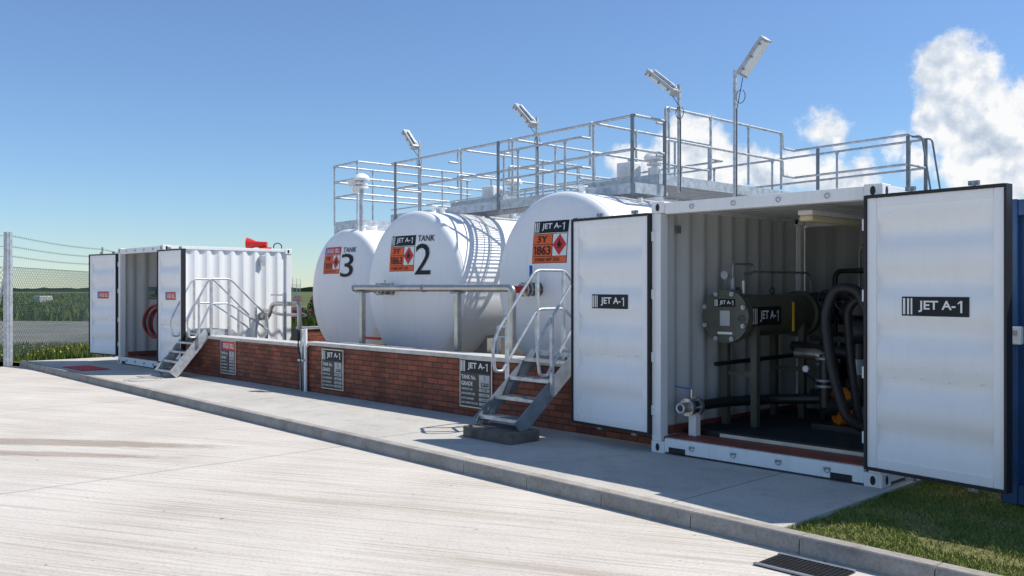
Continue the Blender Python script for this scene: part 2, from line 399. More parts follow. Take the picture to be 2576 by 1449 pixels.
# ------------------------------------------------------------------ fence
f0 = Vector((-17.6,-1.4,0)); fd = Vector((-.84,.567,0)).normalized(); fe = Vector((-.93,-.36,0)).normalized()
a = Asm('chain_link_fence', f0)
def run(start, d, L, sp, real):
    n = int(L/sp)
    for i in range(n+1):
        p = start+d*sp*i
        a.obox('posts', M_galv, p-Vector((0,0,.12)), p+Vector((0,0,2.35)), .07 if i else .14, .07 if i else .14, up=(d.x,d.y,0))
        a.obox('posts', M_galv, p+Vector((0,0,2.35)), p+Vector((0,0,3.0)), .05 if i else .13, .05 if i else .13, up=(d.x,d.y,0))
    for z in (2.45,2.68,2.93):
        for i in range(n):
            q = [start+d*sp*(i+k/8)+Vector((0,0,z-.05*math.sin(math.pi*k/8))) for k in range(9)]
            a.tube('barbed_wire', M_galvd, q, .006, seg=5)
            if i < 3:
                for k in range(int(sp/.15)):
                    c = start+d*sp*(i+k*.15/sp)+Vector((0,0,z-.05*math.sin(math.pi*k*.15/sp)))
                    a.tube('barbed_wire', M_galvd, [c-Vector((0,0,.03)), c+Vector((.01,.0,.03))], .004, seg=4)
    for z in (.1,1.15,2.19):
        a.tube('line_wire', M_wire, [start+Vector((0,0,z)), start+d*L+Vector((0,0,z))], .007, seg=5)
    step = .12; H = 2.15; k = -H
    off = Vector((-d.y, d.x, 0))*.004
    while k < real:
        for sgn in (1, -1):
            s0, s1 = k, k+H
            z0, z1 = (.03, .03+H) if sgn > 0 else (.03+H, .03)
            if s0 < 0: z0 = z0+(z1-z0)*(-s0)/H; s0 = 0
            if s1 > real: z1 = z0+(z1-z0)*(real-s0)/(s1-s0); s1 = real
            if s1-s0 > .02: a.tube('mesh_wire', M_wire, [start+d*s0+Vector((0,0,z0))+off*sgn, start+d*s1+Vector((0,0,z1))+off*sgn], .0045, seg=3, cap=False)
        k += step
run(f0, fd, 112, 8.0, 16.0); run(f0, fe, 32, 3.0, 6.0)
a.obox('posts', M_galv, f0+fe*.9-Vector((0,0,.1)), f0+Vector((0,0,2.2)), .06, .06)
a.finish()
fen = bpy.data.objects['chain_link_fence']
for nm, d, S0, L in (('mesh', fd, 16.0, 112), ('mesh_return', fe, 6.0, 32)):
    me = bpy.data.meshes.new(nm); p0 = d*S0; e = d*L
    me.from_pydata([tuple(p0+Vector((0,0,.02))), tuple(e+Vector((0,0,.02))), tuple(e+Vector((0,0,2.19))), tuple(p0+Vector((0,0,2.19)))], [], [(0,1,2,3)])
    uv = me.uv_layers.new(name='UVMap')
    for i, c in enumerate([(S0,0),(L,0),(L,2.17),(S0,2.17)]): uv.data[i].uv = c
    me.materials.append(M_link); ob = bpy.data.objects.new(nm, me); sc.collection.objects.link(ob); ob.parent = fen

# ------------------------------------------------------------------ signs
def jet_plate(a, x0, x1, z0, z1, y, fn=None, part='grade_label'):
    w = x1-x0; h = z1-z0
    a.rect('flat_'+part, M_signblack, x0, x1, z0, z1, y, fn)
    for k, (s0, s1) in enumerate(((.02,.055),(.085,.115),(.14,.165))):
        a.rect('flat_stripes', M_signwhite, x0+w*s0, x0+w*s1, z0+h*.08, z1-h*.08, y-.002, fn)
    a.text('flat_lettering', M_signwhite, 'JET A-', x0+w*.26, x0+w*.81, z0+h*.2, z1-h*.2, y-.003, fn, .022)
    a.one('flat_lettering', M_signwhite, x0+w*.84, x0+w*.905, z0+h*.2, z1-h*.2, y-.003, fn)
def avgas_plate(a, x0, x1, z0, z1, y, fn=None):
    w = x1-x0; h = z1-z0
    a.rect('flat_grade_label', M_signred, x0+w*.13, x1, z0, z1, y, fn)
    a.rect('flat_blue_band', M_signblue, x0, x0+w*.09, z0, z1, y, fn)
    a.text('flat_lettering', M_signwhite, 'AVGAS 100LL', x0+w*.18, x0+w*.96, z0+h*.2, z1-h*.2, y-.003, fn, .02)
def hazard(a, x0, x1, z0, z1, y, fn, kind):
    w = x1-x0; h = z1-z0; zt = z1-h*.30
    (jet_plate if kind == 'jet' else avgas_plate)(a, x0, x1, zt+h*.015, z1, y, fn)
    a.rect('flat_placard', M_signblack, x0, x1, z0, zt, y+.001, fn)
    e = w*.012
    a.rect('flat_placard_panel', M_orange, x0+e, x0+w*.58, z0+h*.455, zt-e, y-.002, fn)
    a.rect('flat_placard_panel', M_orange, x0+e, x0+w*.58, z0+h*.17, z0+h*.44, y-.002, fn)
    a.rect('flat_placard_white', M_signwhite, x0+w*.60, x1-e, z0+h*.17, zt-e, y-.002, fn)
    a.rect('flat_placard_panel', M_orange, x0+e, x1-e, z0+e, z0+h*.155, y-.002, fn)
    cx = x0+w*.79; cz = z0+h*.43; r = w*.19; rz = h*.25
    a.poly('flat_diamond', M_signred, [(cx-r,cz),(cx,cz-rz),(cx+r,cz),(cx,cz+rz)], y-.007, fn)
    a.poly('flat_flame', M_signblack, [(cx-r*.25,cz-rz*.2),(cx+r*.25,cz-rz*.2),(cx+r*.3,cz+rz*.1),(cx+r*.1,cz+rz*.2),(cx,cz+rz*.55),(cx-r*.15,cz+rz*.2),(cx-r*.3,cz+rz*.1)], y-.011, fn)
    a.rect('flat_flame', M_signblack, cx-r*.3, cx+r*.3, cz-rz*.32, cz-rz*.27, y-.011, fn)
    t1, t2 = ('3Y','863') if kind == 'jet' else ('3YE','203')
    a.text('flat_placard_text', M_signblack, t1, x0+w*.14, x0+w*.45, z0+h*.49, zt-h*.05, y-.005, fn, .012)
    a.one('flat_placard_text', M_signblack, x0+w*.05, x0+w*.115, z0+h*.20, z0+h*.41, y-.005, fn)
    a.text('flat_placard_text', M_signblack, t2, x0+w*.15, x0+w*.55, z0+h*.20, z0+h*.41, y-.005, fn, .012)
    a.text('flat_placard_text', M_signblack, '01865 407 333', x0+w*.10, x0+w*.80, z0+h*.045, z0+h*.125, y-.005, fn, .01)

# ------------------------------------------------------------------ tanks
def tank(cx, cz, R, y0, y1, num, sgn, tk, nm, kind):
    a = Asm('fuel_storage_tank', (cx, y0, 0)); h = .24; seg = 96
    prof = []
    for i in range(15):
        t = math.sin(math.pi/2*i/14); prof.append((R*t, y0+h*(1-math.sqrt(max(0, 1-t*t)))))
    shell = []
    for k in range(1, 6):
        yy = y0+h+(y1-y0-h)*k/6
        shell += [(R, yy-.012), (R+.006, yy-.008), (R+.006, yy+.008), (R, yy+.012)]
    prof = prof[:-1]+[(R, y0+h), (R+.007, y0+h+.004), (R+.007, y0+h+.03), (R, y0+h+.034)]+shell+[(R, y1)]+[(R*(1-t)**.5, y1+h*t) for t in (.2,.4,.6,.8,.95)]
    V = []; Fc = []; n = len(prof)
    for i, (r, y) in enumerate(prof):
        for k in range(seg):
            an = 2*math.pi*k/seg; V.append((cx+max(r,.001)*math.cos(an), y, cz+max(r,.001)*math.sin(an)))
        if i:
            for k in range(seg):
                k2 = (k+1) % seg; Fc.append(((i-1)*seg+k, (i-1)*seg+k2, i*seg+k2, i*seg+k))
    Fc.append(tuple(range(seg))); Fc.append(tuple(range((n-1)*seg, n*seg)))
    a.add('shell', M_tank, V, Fc)
    fn = lambda x, z: y0+h*(1-math.sqrt(max(.02, 1-((x-cx)**2+(z-cz)**2)/R**2)))-.004
    hazard(a, *sgn, 0, fn, kind)
    a.text('flat_number', M_signblack, 'TANK', *tk, -.003, fn, .01)
    if num == '1': a.one('flat_number', M_signblack, *nm, -.003, fn)
    else: a.text('flat_number', M_signblack, num, *nm, -.003, fn, .0)
    for yy in (y0+1.1, y1-1.2):
        a.box('saddle', M_bund, cx-R*.8, cx+R*.8, yy-.15, yy+.15, 0, cz-R*.62)
    zt = cz+R
    a.cyl('manway', M_tank, (cx,y0+2.15,zt-.1), (cx,y0+2.15,zt+.08), .28, 28)
    a.cyl('manway', M_tank, (cx,y0+2.15,zt+.08), (cx,y0+2.15,zt+.11), .34, 28)
    for yy, hh in ((.55,.08),(.75,.06)):
        a.cyl('crown_flange', M_tank, (cx+.1,y0+yy,zt-.05), (cx+.1,y0+yy,zt+hh), .05, 14)
        a.cyl('crown_flange', M_tank, (cx+.1,y0+yy,zt+hh), (cx+.1,y0+yy,zt+hh+.02), .085, 14)
    a.finish(35)
def rel(cx, cz, l): return (cx+l[0], cx+l[1], cz+l[2], cz+l[3])
T1 = (-3.05,1.78); T2 = (-6.46,1.71); T3 = (-10.0,1.61)
S = (-.43,.26,.27,.87); TK = (.32,.71,.76,.86); NM = (.29,.67,.21,.72)
tank(*T1, 1.29, 1.66, 8.6, '1', rel(*T1,(-.38,.30,.27,.87)), rel(*T1,(.37,.76,.78,.88)), rel(*T1,(.45,.60,.21,.72)), 'jet')
tank(*T2, 1.29, 1.66, 8.6, '2', rel(*T2,S), rel(*T2,TK), rel(*T2,NM), 'jet')
tank(*T3, 1.29, 2.66, 9.2, '3', (-10.62,-9.97,1.99,2.54), (-9.88,-9.46,2.42,2.52), (-9.92,-9.50,1.92,2.39), 'av')

# ------------------------------------------------------------------ bund wall
a = Asm('brick_bund_wall', (-6,.35,0))
a.box('front_wall', M_brick, -7.33,.0,.36,.68,-.01,.76); a.box('front_wall_far', M_brick, -12.7,-7.40,.38,.68,-.01,.72)
a.box('coping', M_coping, -7.36,.0,.33,.71,.76,.815,.006); a.box('coping_far', M_coping, -12.7,-7.40,.35,.71,.72,.775,.006)
a.box('pier', M_brick, -7.40,-7.33,.42,11,-.01,.70)
a.box('back_wall', M_brick, -12.7,.3,11,11.3,0,.76); a.box('back_coping', M_coping, -12.7,.3,10.97,11.33,.76,.81)
a.box('side_wall', M_brick, -12.7,-12.42,3.3,11,0,.76); a.box('side_coping', M_coping, -12.73,-12.39,3.3,10.97,.76,.81)
a.box('bund_floor', M_bund, -12.42,0,.68,11,.0,.03)
a.finish()
M_board = simple('sign_board_dark', (.035,.035,.033), .5)
def wallsign(x0, z0, w, h, y, num, kind, cap):
    a = Asm('tank_information_sign', (x0, y, z0)); x1 = x0+w; z1 = z0+h
    a.box('frame', M_alu, x0, x1, y-.02, y+.0, z0, z1, .004)
    yb = y-.0225; e = .018
    a.rect('flat_board', M_board, x0+e, x1-e, z0+e, z1-e, yb)
    hz = z1-e-h*.26
    if kind == 'jet': jet_plate(a, x0+e, x1-e, hz, z1-e, yb-.002)
    else: avgas_plate(a, x0+e, x1-e, hz, z1-e, yb-.002)
    def row(t, zc, hh, tw, val, bx0):
        a.text('flat_text', M_signwhite, t, x0+w*.07, x0+w*tw, zc-hh/2, zc+hh/2, yb-.003, None, .015)
        a.rect('flat_value_box', M_screen, x0+w*bx0, x1-w*.06, zc-hh*.75, zc+hh*.75, yb-.003)
        if val in ('G',):
            if kind == 'jet': jet_plate(a, x0+w*(bx0+.03), x1-w*.09, zc-hh*.4, zc+hh*.4, yb-.0045)
            else: avgas_plate(a, x0+w*(bx0+.03), x1-w*.09, zc-hh*.4, zc+hh*.4, yb-.0045)
        else:
            bw = w*(.94-bx0); c = x0+w*bx0+bw/2; tl = min(bw*.8, hh*.65*len(val)*1.1)
            if val == '1': a.one('flat_value_text', M_signblack, c-.012, c+.008, zc-hh*.5, zc+hh*.5, yb-.006)
            else: a.text('flat_value_text', M_signblack, val, c-tl/2, c+tl/2, zc-hh*.5, zc+hh*.5, yb-.006, None, .01)
    row('TANK No.', z0+h*.62, h*.085, .52, num, .62)
    row('GRADE', z0+h*.49, h*.085, .42, 'G', .62)
    row('CAPACITY-Ltrs', z0+h*.38, h*.04, .42, cap, .62)
    row('DATE INSPECTED', z0+h*.285, h*.04, .50, '6-6-14', .62)
    row('DATE CLEANED', z0+h*.19, h*.04, .46, '6-6-14', .62)
    row('NEXT INSPECTION DUE', z0+h*.10, h*.04, .58, '6-15', .62)
    a.finish()
wallsign(-3.46,.12,.64,.65,.355,'1','jet','37,000'); wallsign(-6.88,.09,.62,.64,.355,'2','jet','37,000'); wallsign(-10.46,.09,.60,.63,.375,'3','av','37,000')

a = Asm('earthing_post', (-7.37,.25,0))
a.box('channel', M_galv, -7.44,-7.38,.27,.33,0,1.02,.004); a.cyl('downpipe', M_white, (-7.31,.30,0), (-7.31,.30,1.03), .028)
a.box('junction_box', M_black, -7.60,-7.43,.22,.34,.83,1.02,.01); a.tube('cable', M_black, [(-7.5,.28,.86),(-7.5,.27,.70),(-7.36,.24,.55),(-7.36,.25,.02)], .012, .08)
a.box('bracket', M_galv, -7.46,-7.28,.24,.27,.5,.53)
a.finish()

# ------------------------------------------------------------------ containers
def corr(a, part, mat, axis, c, u0, u1, z0, z1, amp=.036, per=.278, flip=1):
    prof = []; u = u0
    while u < u1-1e-4:
        for du, o in ((0,0),(.07,0),(.07+.068,amp),(.07+.068+.072,amp),(per,0)):
            if u+du <= u1: prof.append((u+du, o*flip))
        u += per
    prof.append((u1, prof[-1][1]))
    V = []
    for (uu, o) in prof:
        for z in (z0, z1):
            V.append((c+o, uu, z) if axis == 'x' else (uu, c+o, z))
    a.add(part, mat, V, [(2*i,2*i+2,2*i+3,2*i+1) for i in range(len(prof)-1)])
def casting(a, x, y, z):
    a.box('corner_castings', M_white, x-.082, x+.082, y-.085, y+.085, z-.06, z+.06, .008)
    n = 20; V = [(x+.024*math.cos(2*math.pi*i/n), y-.0875, z+.04*math.sin(2*math.pi*i/n)) for i in range(n)]
    a.add('flat_casting_holes', M_black, V, [tuple(range(n))])
    V = [(x+.0845, y+.024*math.cos(2*math.pi*i/n), z+.04*math.sin(2*math.pi*i/n)) for i in range(n)]
    a.add('flat_casting_holes', M_black, V, [tuple(range(n))])
def door(a, sgn, hx, hy, ang, label, w=1.17):
    a.M = Matrix.Translation((hx, hy, 0)) @ Matrix.Rotation(ang, 4, 'Z')
    x0, x1 = (0, w) if sgn > 0 else (-w, 0); z0, z1 = .185, 2.465
    a.box('door_skin', M_door, x0+.012, x1-.012, .062, .07, z0+.01, z1-.01)
    st = .095
    a.box('door_frame', M_door, x0+.012, x0+st, 0, .061, z0+.012, z1-.012, .004); a.box('door_frame', M_door, x1-st, x1-.012, 0, .061, z0+.012, z1-.012, .004)
    a.box('door_frame', M_door, x0+st+.001, x1-st-.001, .001, .061, z1-.09, z1-.012, .004); a.box('door_frame', M_door, x0+st+.001, x1-st-.001, .001, .061, z0+.012, z0+.09, .004)
    prof = [(z0+.09, .012)]; n = 5
    H = z1-z0-.18
    for i in range(n):
        c = z0+.09+H*(i+.5)/n; prof += [(c-.11,.012),(c-.055,.056),(c+.055,.056),(c+.11,.012)]
    prof.append((z1-.09, .012))
    V = []
    for z, y in prof: V += [(x0+st, y, z), (x1-st, y, z)]
    a.add('door_panel', M_door, V, [(2*i,2*i+1,2*i+3,2*i+2) for i in range(len(prof)-1)])
    g = .022
    for q in ((x0-g*.4, x0+.011, z0-.01, z1+.012), (x1-.011, x1+g*.4, z0-.01, z1+.012)):
        a.box('door_gasket', M_black, q[0], q[1], -.018, .075, q[2], q[3])
    a.box('door_gasket', M_black, x0+.0115, x1-.0115, -.018, .075, z1-.011, z1+.014); a.box('door_gasket', M_black, x0+.0115, x1-.0115, -.018, .075, z0-.012, z0+.009)
    for f in (.3,.75):
        xx = x0+w*f; a.cyl('lock_rod', M_white, (xx,.095,z0-.05), (xx,.095,z1+.06), .016, 10)
        a.box('rod_keeper', M_galvd, xx-.04, xx+.04, .08,.11, z1+.03, z1+.065); a.box('rod_keeper', M_galvd, xx-.04, xx+.04, .08,.11, z0-.06, z0-.03)
    for zz, m_ in ((z0+.86,6),(z0+.22,4),(z0+2.13,4),(z0+.78,4)):
        for i in range(m_):
            xx = x0+st+.12+(w-2*st-.24)*(i+random.uniform(-.1,.1))/(m_-1); zq = zz+random.uniform(-.02,.02)
            a.cyl('bolts', M_door, (xx,.058,zq), (xx,.004 if zz != z0+.22 else .05,zq), .006, 8)
    for zz in (z0+.25, z0+.8, z0+1.45, z0+2.05):
        a.box('hinges', M_white, (x0-.05 if sgn > 0 else x1+.009), (x0-.009 if sgn > 0 else x1+.05), .02, .05, zz-.05, zz+.05, .004)
    cx = (x0+x1)/2+(.02 if sgn > 0 else .0)
    if label == 'jet': jet_plate(a, cx-.275, cx+.275, 1.475, 1.63, .006)
    else: avgas_plate(a, cx-.24, cx+.24, 1.46, 1.62, .006)
    a.M = Matrix.Identity(4)
def container(name, x0, y0, L, label, W=2.44, H=2.59, dl=None, dr=None, dro=(-.085,-.125), wr=1.17):
    a = Asm(name, (x0+W/2, y0+L/2, 0)); x1 = x0+W; y1 = y0+L
    for x in (x0+.082, x1-.082):
        for y in (y0+.085, y1-.085):
            for z in (.06, H-.06): casting(a, x, y, z)
    for x in (x0+.004, x1-.12+.004-.008):
        a.box('corner_posts', M_white, x, x+.112, y0+.006, y0+.13, .121, H-.121, .006); a.box('corner_posts', M_white, x, x+.112, y1-.13, y1-.006, .121, H-.121, .006)
    a.box('door_header', M_white, x0+.165, x1-.165, y0+.008, y0+.11, H-.13, H-.015, .006)
    a.box('door_sill', M_white, x0+.165, x1-.165, y0+.008, y0+.06, .02, .16, .006)
    a.box('sill_step', M_redoxide, x0+.117, x1-.117, y0+.061, y0+.42, .13, .168)
    a.box('red_skirting', M_redoxide, x0+.075, x0+.085, y0+.2, y1-.15, .17, .26)
    a.box('back_header', M_white, x0+.165, x1-.165, y1-.1, y1-.01, H-.13, H-.015); a.box('back_sill', M_white, x0+.165, x1-.165, y1-.1, y1-.01, .02, .16)
    for x in (x0+.01, x1-.07):
        a.box('side_rails', M_white, x, x+.06, y0+.171, y1-.171, H-.075, H-.01, .005); a.box('side_rails', M_white, x, x+.06, y0+.171, y1-.171, .03, .17, .005)
    corr(a, 'side_panel', M_shade, 'x', x0+.02, y0+.131, y1-.131, .17, H-.075); corr(a, 'side_panel', M_white, 'x', x1-.02, y0+.131, y1-.131, .17, H-.075, flip=-1)
    corr(a, 'back_panel', M_deepshade, 'y', y1-.03, x0+.117, x1-.117, .16, H-.13, flip=-1)
    V = []; pr = []; u = y0+.11
    while u < y1-.12:
        for du, o in ((0,0),(.05,0),(.07,.02),(.12,.02),(.14,0)): pr.append((min(u+du, y1-.1), o))
        u += .21
    for yy, o in pr: V += [(x0+.05,yy,H-.04+o),(x1-.05,yy,H-.04+o)]
    a.add('roof', M_shade, V, [(2*i,2*i+1,2*i+3,2*i+2) for i in range(len(pr)-1)])
    a.box('floor', M_redoxide, x0+.075, x1-.075, y0+.42, y1-.05, .12, .15)
    a.box('grating_base', M_black, x0+.10, x1-.10, y0+.44, y1-.08, .151, .19)
    for i in range(4):
        xx = x0+.5+i*(W-1.0)/3
        a.torus('tie_lugs', M_galv, (xx, y0+.0, .09), (0,1,.3), .025, .006, 12, 6); a.cyl('tie_lugs', M_galvd, (xx-.03,y0+.004,.105), (xx+.03,y0+.004,.105), .01, 8)
        a.torus('tie_lugs', M_galv, (xx, y0+.0, H-.075), (0,1,.3), .022, .006, 12, 6)
    for xx in (x0+.17+.05, x1-.17-.30): a.box('fork_pocket', M_black, xx, xx+.2, y0+.003, y0+.0078, .0205, .075)
    door(a, -1, x0-.005, y0-.03, dl, label); door(a, 1, x1+dro[0], y0+dro[1], dr, label, wr)
    return a
a = container('shipping_container', 0, 0, 2.99, 'jet', dl=math.radians(-5), dr=math.radians(-7), wr=1.15)
for i in range(44):
    yy = .46+i*.055; a.box('grating_bars', M_dark, .12,2.32, yy, yy+.012, .19,.218)
for i in range(20):
    xx = .15+i*.112; a.box('grating_bars', M_dark, xx, xx+.01, .45,2.86,.191,.212)
a.box('grating_edge', M_alu, .55,2.32,.428,.438,.17,.205)
a.box('vent', M_galvd, .062,.075,.32,.42,2.28,2.36)
a.finish()
a = container('shipping_container', -15.17, .2, 2.99, 'av', dl=math.radians(9), dr=math.radians(0), dro=(-.02,-.09), wr=1.15)
a.box('side_box', M_galv, -12.75,-12.68,2.38,2.5,2.2,2.42,.004)
a.tube('lifting_eye', M_black, [(-12.85,3.0,2.6),(-12.85,3.0,2.68),(-12.85,2.9,2.73),(-12.85,2.8,2.68),(-12.85,2.8,2.6)], .012, .05)
a.finish()
a = Asm('ceiling_light', (1.4,.9,2.4)); a.box('body', M_white, 1.27,1.43,.70,2.05,2.42,2.47,.01); a.box('diffuser', M_tube, 1.275,1.425,.71,2.04,2.36,2.42,.02); a.finish()

a = Asm('shipping_container', (4.7,1.6,0)); X0 = 3.30
a.box('front_frame', M_blue, X0, X0+.12, .22,.34,.0,2.40,.006); a.box('front_frame', M_blue, X0+2.32, X0+2.44,.22,.34,0,2.40,.006)
a.box('front_frame', M_blue, X0+.121, X0+2.319,.225,.33,2.27,2.395); a.box('front_frame', M_blue, X0+.121,X0+2.319,.225,.33,0,.15)
corr(a, 'front_panel', M_blue, 'y', .30, X0+.121, X0+2.319, .15, 2.27, flip=-1)
corr(a, 'side_panel', M_blue, 'x', X0+.02, .34, 6.1, .0, 2.39); corr(a, 'side_panel', M_blue, 'x', X0+2.42, .34, 6.1, .0, 2.39, flip=-1)
a.box('roof', M_blue, X0, X0+2.44, .345, 6.1, 2.36, 2.39); a.box('back', M_blue, X0, X0+2.44, 6.1, 6.15, 0, 2.39)
a.finish()
a = Asm('switch_box', (3.40,.19,1.34)); a.box('box', M_signwhite, 3.375,3.465,.15,.219,1.26,1.40,.008); a.box('switch', M_screen, 3.40,3.44,.14,.15,1.33,1.37); a.finish()

# ------------------------------------------------------------------ near-container equipment
a = Asm('filter_vessel', (.42,.8,0)); vx, vy, vz, R = .42, .72, 1.40, .285
a.cyl('end_cover', M_olive, (vx,vy,vz), (vx,vy+.045,vz), R, 40); a.cyl('end_flange', M_olive, (vx,vy+.055,vz), (vx,vy+.10,vz), R, 40)
a.cyl('shell', M_olive, (vx,vy+.10,vz), (vx,vy+1.5,vz), .23, 32); a.cyl('shell_flange', M_olive, (vx,vy+1.5,vz), (vx,vy+1.6,vz), .27, 32)
for i in range(8):
    an = 2*math.pi*(i+.5)/8; p = Vector((vx+math.cos(an)*(R-.03), vy, vz+math.sin(an)*(R-.03)))
    a.cyl('swing_bolts', M_galv, p+Vector((0,-.05,0)), p+Vector((0,.12,0)), .014, 8); a.cyl('swing_bolts', M_galv, p+Vector((0,-.035,0)), p+Vector((0,-.012,0)), .026, 6)
jet_plate(a, vx-.13, vx+.13, vz+.10, vz+.185, vy-.003); a.rect('flat_data_plate', M_screen, vx-.06, vx+.06, vz-.10, vz+.06, vy-.003)
a.rect('flat_inspection_label', M_signwhite, vx-.09, vx+.09, vz-.19, vz-.165, vy-.003); a.torus('handle', M_olive, (vx+.2,vy-.03,vz-.02), (0,1,0), .03,.008,16,6)
a.M = Matrix.Translation((vx+.233, vy+.75, vz)) @ Matrix.Rotation(math.radians(90), 4, 'Z'); jet_plate(a, -.60,-.02,-.10,.10,-.004); a.M = Matrix.Identity(4)
for yy in (vy+.3, vy+1.3):
    for xx in (vx-.18, vx+.18): a.box('legs', M_olive, xx-.035, xx+.035, yy-.035, yy+.035, .19, vz-.1)
    a.box('leg_brace', M_olive, vx-.144, vx+.144, yy-.02, yy+.02, .75, .80)
for yy in (vy+.25, vy+.95): a.torus('lifting_eye', M_olive, (vx,yy,vz+.265), (1,0,0), .035,.012,16,6)
a.tube('vent_pipe', M_galvd, [(vx,vy+.35,vz+.18),(vx,vy+.35,vz+.46),(vx,vy+.55,vz+.46),(vx,vy+.55,vz+.56),(vx,vy+.15,vz+.56),(vx,vy+.15,vz+.3)], .014, .05)
a.cyl('air_eliminator', M_steel, (vx,vy+.35,vz+.24), (vx,vy+.35,vz+.38), .045); a.cyl('relief_valve', M_galvd, (vx,vy+.15,vz+.28), (vx,vy+.15,vz+.40), .035)
a.cyl('gauge', M_galv, (vx-.12,vy+.2,vz+.44), (vx-.12,vy+.17,vz+.44), .045, 18); a.tube('gauge_line', M_galvd, [(vx-.12,vy+.19,vz+.40),(vx-.12,vy+.19,vz+.30),(vx-.02,vy+.19,vz+.2)], .008, .03, 6)
a.tube('return_pipe', M_galvd, [(vx,vy+.55,vz+.48),(vx+.05,vy+1.7,vz+.48),(vx+.1,vy+1.75,vz-.1)], .013, .08)
a.box('sight_gauge', M_yellow, vx+.235, vx+.258, vy+.97, vy+.99, vz-.18, vz+.14)
a.finish()
a = Asm('fuel_pipework', (1,1.5,0))
a.tube('outlet_pipe', M_dark, [(.42,2.30,1.40),(1.25,2.35,1.40),(1.9,2.35,1.42)], .07, .1, 16); a.tube('upper_pipe', M_dark, [(.55,2.3,1.6),(1.1,2.3,1.6),(1.1,2.3,1.24),(1.8,2.3,1.24)], .05, .1, 14)
a.tube('inlet_pipe', M_dark, [(.30,.38,.47),(.30,.9,.47),(.55,1.5,.47),(1.35,1.75,.52),(1.35,1.75,1.0),(.6,1.8,1.05)], .055, .15, 16)
a.tube('rail_pipe', M_dark, [(.25,.8,.88),(.3,2.5,.9),(1.8,2.5,.9)], .025, .1)
a.tube('steel_elbow', M_steel, [(.7,1.7,.98),(1.05,1.7,.98),(1.05,1.7,.60)], .06, .14, 16)
for z in (.62,.86): a.cyl('flanges', M_galvd, (1.05,1.7,z), (1.05,1.7,z+.03), .10, 20)
for xx in (.75,.9,1.25,1.6): a.cyl('flanges', M_dark, (xx,2.34,1.41), (xx+.04,2.34,1.41), .13, 20)
for xx, zz in ((.80,1.48),(1.0,1.45),(1.25,1.20),(1.45,1.35),(1.15,.95),(.85,.75)):
    a.cyl('valve_body', M_dark, (xx,2.2,zz), (xx+.14,2.2,zz), .105, 18); a.cyl('valve_wheel', M_dark, (xx+.07,2.05,zz+.1), (xx+.07,2.2,zz+.1), .02)
    a.torus('valve_wheel', M_dark, (xx+.07,2.05,zz+.1), (0,1,0), .09,.012,20,6); a.cyl('valve_wheel', M_dark, (xx-.02,2.05,zz+.1), (xx+.16,2.05,zz+.1), .008, 6)
for xx in (.85,1.3,1.7):
    a.box('frame', M_dark, xx-.03, xx+.03, 2.0,2.06,.19,1.3)
a.box('frame', M_dark, .7,1.9,1.995,2.065,1.1,1.16); a.box('frame', M_dark, .7,1.9,1.995,2.065,.5,.55)
for (px_, z0_, z1_, r_) in ((.95,.3,1.15,.10),(1.5,.3,1.7,.09),(1.25,.25,.8,.13)):
    a.cyl('strainer', M_dark, (px_,2.45,z0_), (px_,2.45,z1_), r_, 18); a.cyl('strainer', M_dark, (px_,2.45,z1_), (px_,2.45,z1_+.04), r_+.04, 18)
a.tube('riser', M_dark, [(.7,2.6,.3),(.7,2.6,1.9),(1.6,2.6,1.9),(1.6,2.6,.3)], .03, .1); a.tube('riser', M_galvd, [(.95,2.7,.9),(.95,2.7,2.2),(1.9,2.7,2.2)], .02, .1)
a.cyl('coupling', M_steel, (.30,.10,.47), (.30,.20,.47), .055, 24); a.cyl('coupling', M_steel, (.30,.20,.47), (.30,.24,.47), .09, 24); a.cyl('coupling', M_dark, (.30,.24,.47), (.30,.34,.47), .075, 24)
a.cyl('coupling', M_steel, (.30,.34,.47), (.30,.38,.47), .10, 24); a.torus('coupling_cap', M_galv, (.30,.095,.47), (0,1,0), .045,.012,24,8); a.cyl('coupling_core', M_dark, (.30,.105,.47), (.30,.098,.47), .035, 20)
for i in range(6):
    an = i*math.pi/3; a.cyl('coupling', M_galv, (.30+.078*math.cos(an),.19,.47+.078*math.sin(an)), (.30+.078*math.cos(an),.40,.47+.078*math.sin(an)), .009, 6)
a.cyl('valve_stem', M_steel, (.30,.29,.54), (.30,.29,.65), .014); a.tube('valve_handle', M_bluep, [(.30,.29,.65),(.12,.25,.67)], .008)
a.box('pipe_stand', M_white, .255,.345,.30,.38,.168,.40)
a.finish()
a = Asm('fuel_pump', (1.45,1.5,0))
a.cyl('motor', M_pump, (1.35,1.55,.46), (1.7,1.85,.46), .15, 24); a.cyl('volute', M_pump, (1.28,1.48,.46), (1.35,1.55,.46), .20, 24); a.box('baseplate', M_dark, 1.1,1.85,1.3,1.95,.22,.28)
a.cyl('coupling_guard', M_dark, (1.20,1.41,.46), (1.275,1.475,.46), .10, 20)
a.cyl('discharge', M_dark, (1.2,1.4,.45), (1.2,1.4,1.0), .06, 16)
for z in (.66,.72,.95): a.cyl('discharge_flange', M_galvd, (1.2,1.4,z), (1.2,1.4,z+.025), .10, 18)
a.cyl('gauge', M_galv, (1.05,1.3,.85), (1.05,1.26,.85), .035, 18); a.rect('flat_dial', M_signwhite, 1.03,1.07,.83,.87,1.258)
a.cyl('gauge_stem', M_dark, (1.05,1.28,.80), (1.15,1.38,.68), .01, 8)
a.finish()
a = Asm('fuel_hose', (1.9,.7,0))
a.tube('hose', M_black, [(2.02,.75,.35),(1.82,.62,.45),(1.66,.62,.95),(1.60,.62,1.45),(1.70,.62,1.70),(1.90,.65,1.70),(2.02,.7,1.4),(2.02,.72,1.0)], .048, .3, 14)
